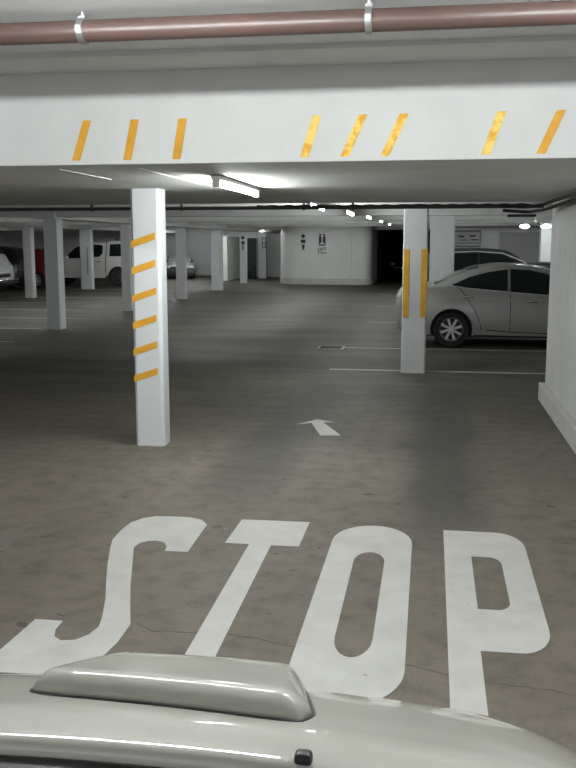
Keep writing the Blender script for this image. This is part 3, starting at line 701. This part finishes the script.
# white pickup with canopy (nose to the left)
PK = [(0, .78, .42, 1.12, .76, 1.18, .62), (.06, .86, .42, 1.15, .83, 1.72, .60), (.2, .88, .42, 1.16, .84, 1.84, .64), (1.0, .89, .42, 1.16, .84, 1.86, .65), (1.62, .89, .42, 1.15, .84, 1.85, .65), (1.72, .89, .38, 1.13, .84, 1.80, .64),
      (2.0, .89, .36, 1.12, .84, 1.80, .63), (2.6, .89, .36, 1.1, .84, 1.80, .62), (3.0, .89, .36, 1.09, .84, 1.70, .62), (3.5, .89, .36, 1.08, .83, 1.25, .68), (3.75, .89, .38, 1.06, .82, 1.14, .7), (4.4, .88, .4, 1.0, .8, 1.08, .7), (4.75, .8, .42, .9, .72, .96, .62), (4.85, .7, .45, .8, .62, .84, .55)]
c = Car(PK, (1.15, 4.0), .38, 'white pickup truck with a canopy behind the far left columns', 'pickup truck', 'wpaint', (-11.42, 36.15, 0), PI, 'darkrim')
c.side_patch('canopy_window', [(.25, 1.22, 1.70), (.9, 1.22, 1.72), (1.52, 1.22, 1.70)], 'glass')
c.side_patch('side_window', [(1.82, 1.34, 1.62), (1.95, 1.2, 1.68), (2.3, 1.17, 1.69)], 'glass')
c.side_patch('side_window', [(2.4, 1.16, 1.69), (2.75, 1.15, 1.66), (3.0, 1.14, 1.58), (3.2, 1.13, 1.42), (3.42, 1.12, 1.2)], 'glass')
c.side_line('cab_gap', [(1.67, .42), (1.67, 1.15), (1.67, 1.78)], 'black', .035); c.side_line('door_seam', [(2.35, 1.15), (2.38, .5)]); c.side_line('door_seam', [(3.5, 1.05), (3.4, .5)])
for sg in (-1, 1): c.blk('side_step', 1.7, 3.5, sg*.86-.06, sg*.86+.06, .34, .39, 'rim', .02)
for sg in (-1, 1):
    c.blk('roof_rack', .25, 1.4, sg*.5-.02, sg*.5+.02, 1.9, 1.94, 'black', .008)
    for x in (.35, 1.3): c.blk('rack_foot', x-.03, x+.03, sg*.5-.02, sg*.5+.02, 1.82, 1.91, 'black', .003)
c.blk('roof_cross_bar', .55, .6, -.52, .52, 1.9, 1.95, 'black', .008)
c.handle(2.5, 1.0, 'black'); c.handle(1.95, 1.0, 'black'); c.mirror(3.35, 1.18, 'wpaint'); c.top_patch('windscreen', 3.02, 3.6, 'glass'); std_ends(c, 4.85, .85)
# white van (nose to the right)
VN = [(0, .78, .35, 1.0, .76, 1.9, .66), (.1, .84, .3, 1.02, .82, 1.96, .7), (2.5, .85, .3, 1.02, .82, 1.98, .7), (3.3, .85, .3, 1.02, .82, 1.94, .68), (3.75, .85, .3, 1.02, .81, 1.76, .68), (4.05, .84, .3, 1.02, .79, 1.45, .68),
      (4.27, .82, .32, 1.0, .77, 1.10, .68), (4.34, .78, .34, .9, .74, .99, .66), (4.38, .7, .38, .78, .66, .84, .6)]
c = Car(VN, (.8, 3.55), .33, 'white flat-nosed van with its nose showing at the left frame edge', 'van', 'wpaint', (-18.72, 28.95, 0), 0)
c.side_patch('side_window', [(2.75, 1.12, 1.75), (3.3, 1.1, 1.78), (3.7, 1.1, 1.70), (3.95, 1.09, 1.45), (4.12, 1.08, 1.2)], 'glass'); c.side_patch('side_window', [(.4, 1.12, 1.75), (2.6, 1.12, 1.75)], 'glass')
c.side_line('door_seam', [(2.7, .4), (2.7, 1.8)]); c.side_line('door_seam', [(4.02, 1.02), (3.98, .5)]); c.top_patch('windscreen', 3.4, 4.1, 'glass'); c.handle(2.95, .95, 'black'); std_ends(c, 4.38, .68)
c.blk('front_bumper', 4.25, 4.48, -.8, .8, .36, .46, 'black', .03); c.blk('bumper_bar', 4.42, 4.52, -.78, .78, .48, .53, 'chrome', .02)
# black car and red hatch behind the left columns
c = Car(HAT, (.72, 3.2), .32, 'black car between the white van and the far left column', 'car', 'bpaint', (-14.95, 31.95, 0), PI)
c.side_patch('side_window', [(.35, 1.08, 1.36), (.6, 1.08, 1.50), (1.35, 1.06, 1.53)], 'glass'); c.side_patch('side_window', [(1.4, 1.06, 1.53), (1.95, 1.04, 1.48), (2.4, 1.02, 1.24), (2.72, 1.0, 1.08)], 'glass')
c.top_patch('windscreen', 2.0, 2.82, 'glass'); c.mirror(2.5, 1.08, 'bpaint'); std_ends(c, 3.95, .72)
HR = [(a[0], a[1], a[2], a[3], a[4], a[5]*.93 if a[5] > 1.2 else a[5], a[6]) for a in HAT]
c = Car(HR, (.58, 3.2), .32, 'dark red hatchback glimpsed between the two left columns', 'car', 'rpaint', (-14.68, 34.2, 0), PI)
c.side_patch('side_window', [(.9, 1.08, 1.40), (1.35, 1.06, 1.41)], 'glass'); c.side_patch('side_window', [(1.4, 1.06, 1.41), (1.95, 1.04, 1.38), (2.4, 1.02, 1.2), (2.7, 1.0, 1.06)], 'glass')
c.top_patch('windscreen', 2.0, 2.82, 'glass'); c.mirror(2.5, 1.08); std_ends(c, 3.95, .72)
# low silver car facing us
LOW = [(a[0], a[1]*.94, a[2], a[3]*.82, a[4]*.92, a[5]*.80, a[6]*.92) for a in SED]
c = Car(LOW, (.93, 3.48), .30, 'low silver-white car facing the camera in front of the back wall', 'car', 'wpaint', (-13.35, 47.35, 0), -1.32)
c.top_patch('windscreen', 2.55, 3.2, 'clear'); c.side_patch('side_window', [(1.0, .86, .88), (1.6, .84, 1.06), (2.4, .80, 1.06), (3.1, .77, .8)], 'glass'); c.mirror(2.95, .84, 'black')
c.blk('front_bumper', 4.0, 4.42, -.76, .76, .12, .54, 'black', .05); std_ends(c, 4.37, .56)
# dark car in the alcove
c = Car(HAT, (.72, 3.2), .32, 'unlit dark car facing out of the black alcove', 'car', 'bpaint', (-1.35, 50.0, 0), -PI/2)
c.top_patch('windscreen', 2.0, 2.82, 'glass'); c.side_patch('side_window', [(.5, 1.08, 1.45), (1.4, 1.06, 1.52), (2.7, 1.0, 1.08)], 'glass'); c.mirror(2.5, 1.08, 'bpaint'); std_ends(c, 3.95, .72)
c.blk('bumper_bar', 3.9, 3.99, -.55, .55, .5, .56, 'rim', .02)

# ------------------------------------------------------------------ the van we look over: bonnet, scoop, cowl
XC = -.385
van = empty('van', (XC, 1.1, 0)); tag(van, 'champagne-white van whose bonnet and wide scoop fill the foreground', 'van')
# local coordinates: u = x - XC, v = y - 1.1
prof_v = [-.02, 0, .06, .15, .28, .42, .58, .74, .86, .94, .98]
prof_z = [1.055, 1.07, 1.068, 1.045, 1.000, .945, .865, .765, .665, .56, .45]
def bz(u, v):
    z = pchip(prof_v, prof_z, v) - .10*u*u
    a = abs(u)
    if a > .46: z -= 1.0*(a-.46)**2
    return z
U = [-.86 + 1.72*i/60 for i in range(61)]
def vcut(u): return .98 - .22*(abs(u)/.86)**3
rows = []
for j in range(41):
    t = j/40; rows.append([(u, vcut(u)*t, bz(u, vcut(u)*t)) for u in U])
under = [[(x, y, z-.018) for x, y, z in r[::-1]] for r in rows]
bo = MB().grid(rows); bo.grid(under)
# rolled rear lip
lip = []
for u in U:
    lip.append([(u, -.0 - .016*math.sin(a), bz(u, 0) - .016 + .016*math.cos(a)) for a in [PI*q/8 for q in range(9)]])
bo.grid(lip)
bo = bo.build('bonnet', 'pearl', van, True, recalc=False)
bmesh_fix = bmesh.new(); bmesh_fix.from_mesh(bo.data); bmesh.ops.remove_doubles(bmesh_fix, verts=bmesh_fix.verts, dist=.0004); bmesh.ops.recalc_face_normals(bmesh_fix, faces=bmesh_fix.faces); bmesh_fix.to_mesh(bo.data); bmesh_fix.free()
# scoop: closed towards us, open to the front
def scoop_pt(s, t):
    # s across -1..1, t along 0 (rear) .. 1 (front)
    hw = .252 - .062*t
    u = -.018 + hw*s*(1-.10*(1-min(1, t/.25))**2*abs(s)**4)
    v = .145 + .30*t + .02*abs(s)**6*(1-t) - .030*s*(1-t)
    q = min(1, (1-abs(s))/.22); side = (1-(1-q)**2)**.8
    b = min(1, t/.16); back = (1-(1-b)**2)**.75
    return (u, v, bz(u, v) - .003 + (.042+.012*t)*side*back)
rows = [[scoop_pt(-1+2*i/48, j/30) for i in range(49)] for j in range(31)]
sr = MB().grid(rows)
fr = rows[-1]; sr.grid([fr, [(x, y-.004, z-.012 if z-.012 > bz(x, y) else bz(x, y)-.002) for x, y, z in fr]])
so = sr.build('bonnet_scoop', 'pearl', van, True)
sol = so.modifiers.new('s', 'SOLIDIFY'); sol.thickness = .004; sol.offset = -1
fl = []
def edge_loop():
    P = []
    for j in range(31): P.append(scoop_pt(1, j/30))
    P = P[::-1]
    for i in range(1, 48): P.append(scoop_pt(1-2*i/48, 0))
    for j in range(31): P.append(scoop_pt(-1, j/30))
    return [(x, y, z+.002) for x, y, z in P]
MB().tube(edge_loop(), .0035, 6).build('scoop_seal', 'gpaint', van, True)
MB().prism([(-.155, bz(.15, .43)-.01), (.155, bz(.15, .43)-.01), (.10, bz(0, .43)+.034), (-.10, bz(0, .43)+.034)], 'y', .41, .415).build('scoop_mesh', 'black', van)
# washer nozzle
nz = MB().box(.219, .243, -.006, .016, bz(.235, .01)-.01, bz(.235, .01)+.012, .006, 3)
nz.build('washer_nozzle', 'black', van, True)
# cowl, fenders, nose and wheels
cw = [[(u, v, bz(u, 0) - .022 - .12*(-v-.02)) for u in U] for v in (-.24, -.15, -.08, -.02)]
MB().grid(cw).grid([[(x, y, z-.06) for x, y, z in r[::-1]] for r in cw]).build('cowl', 'black', van, True)
for sg in (-1, 1):
    rr = []
    for j in range(21):
        t = j/20; u0 = sg*.86; v = vcut(.86)*t; z = bz(.86, v)
        rr.append([(u0, v, z-.001), (sg*.885, v-.02, z-.05), (sg*.90, v-.05, z-.16), (sg*.90, v-.05, .62 if .18 < v < .72 else .3)])
    f = MB().grid(rr).build('fender', 'pearl', van, True); f.modifiers.new('s', 'SOLIDIFY').thickness = .012
    w_ = MB().lathe([(.2, -.1), (.3, -.105), (.33, -.07), (.335, 0), (.33, .07), (.3, .105), (.2, .1)], (0, 0, 0), 'y', 30).build('wheel', 'rubber', van, True)
    w_.rotation_euler = (0, 0, PI/2); w_.location = (sg*.78, .42, .335)
    MB().lathe([(.001, -.06), (.2, -.06), (.2, .06), (.001, .06)], (0, 0, 0), 'y', 24, False).build('rim', 'rim', w_, True)
    MB().box(sg*.68-.13, sg*.68+.13, .74, .86, .46, .60, .04, 3).build('headlight', 'clear', van, True)
fb = MB()
fb.prism([(-.9, .62), (-.82, .82), (-.5, 1.04), (.5, 1.04), (.82, .82), (.9, .62), (.8, .62), (.6, .8), (-.6, .8), (-.8, .62)], 'z', .28, .52)
fb.build('front_bumper', 'pearl', van)
MB().box(-.48, .48, .90, .97, .47, .62, .015).build('grille', 'black', van)
MB().box(-.8, .8, -.2, .84, .3, .42).build('engine_undertray', 'black', van)
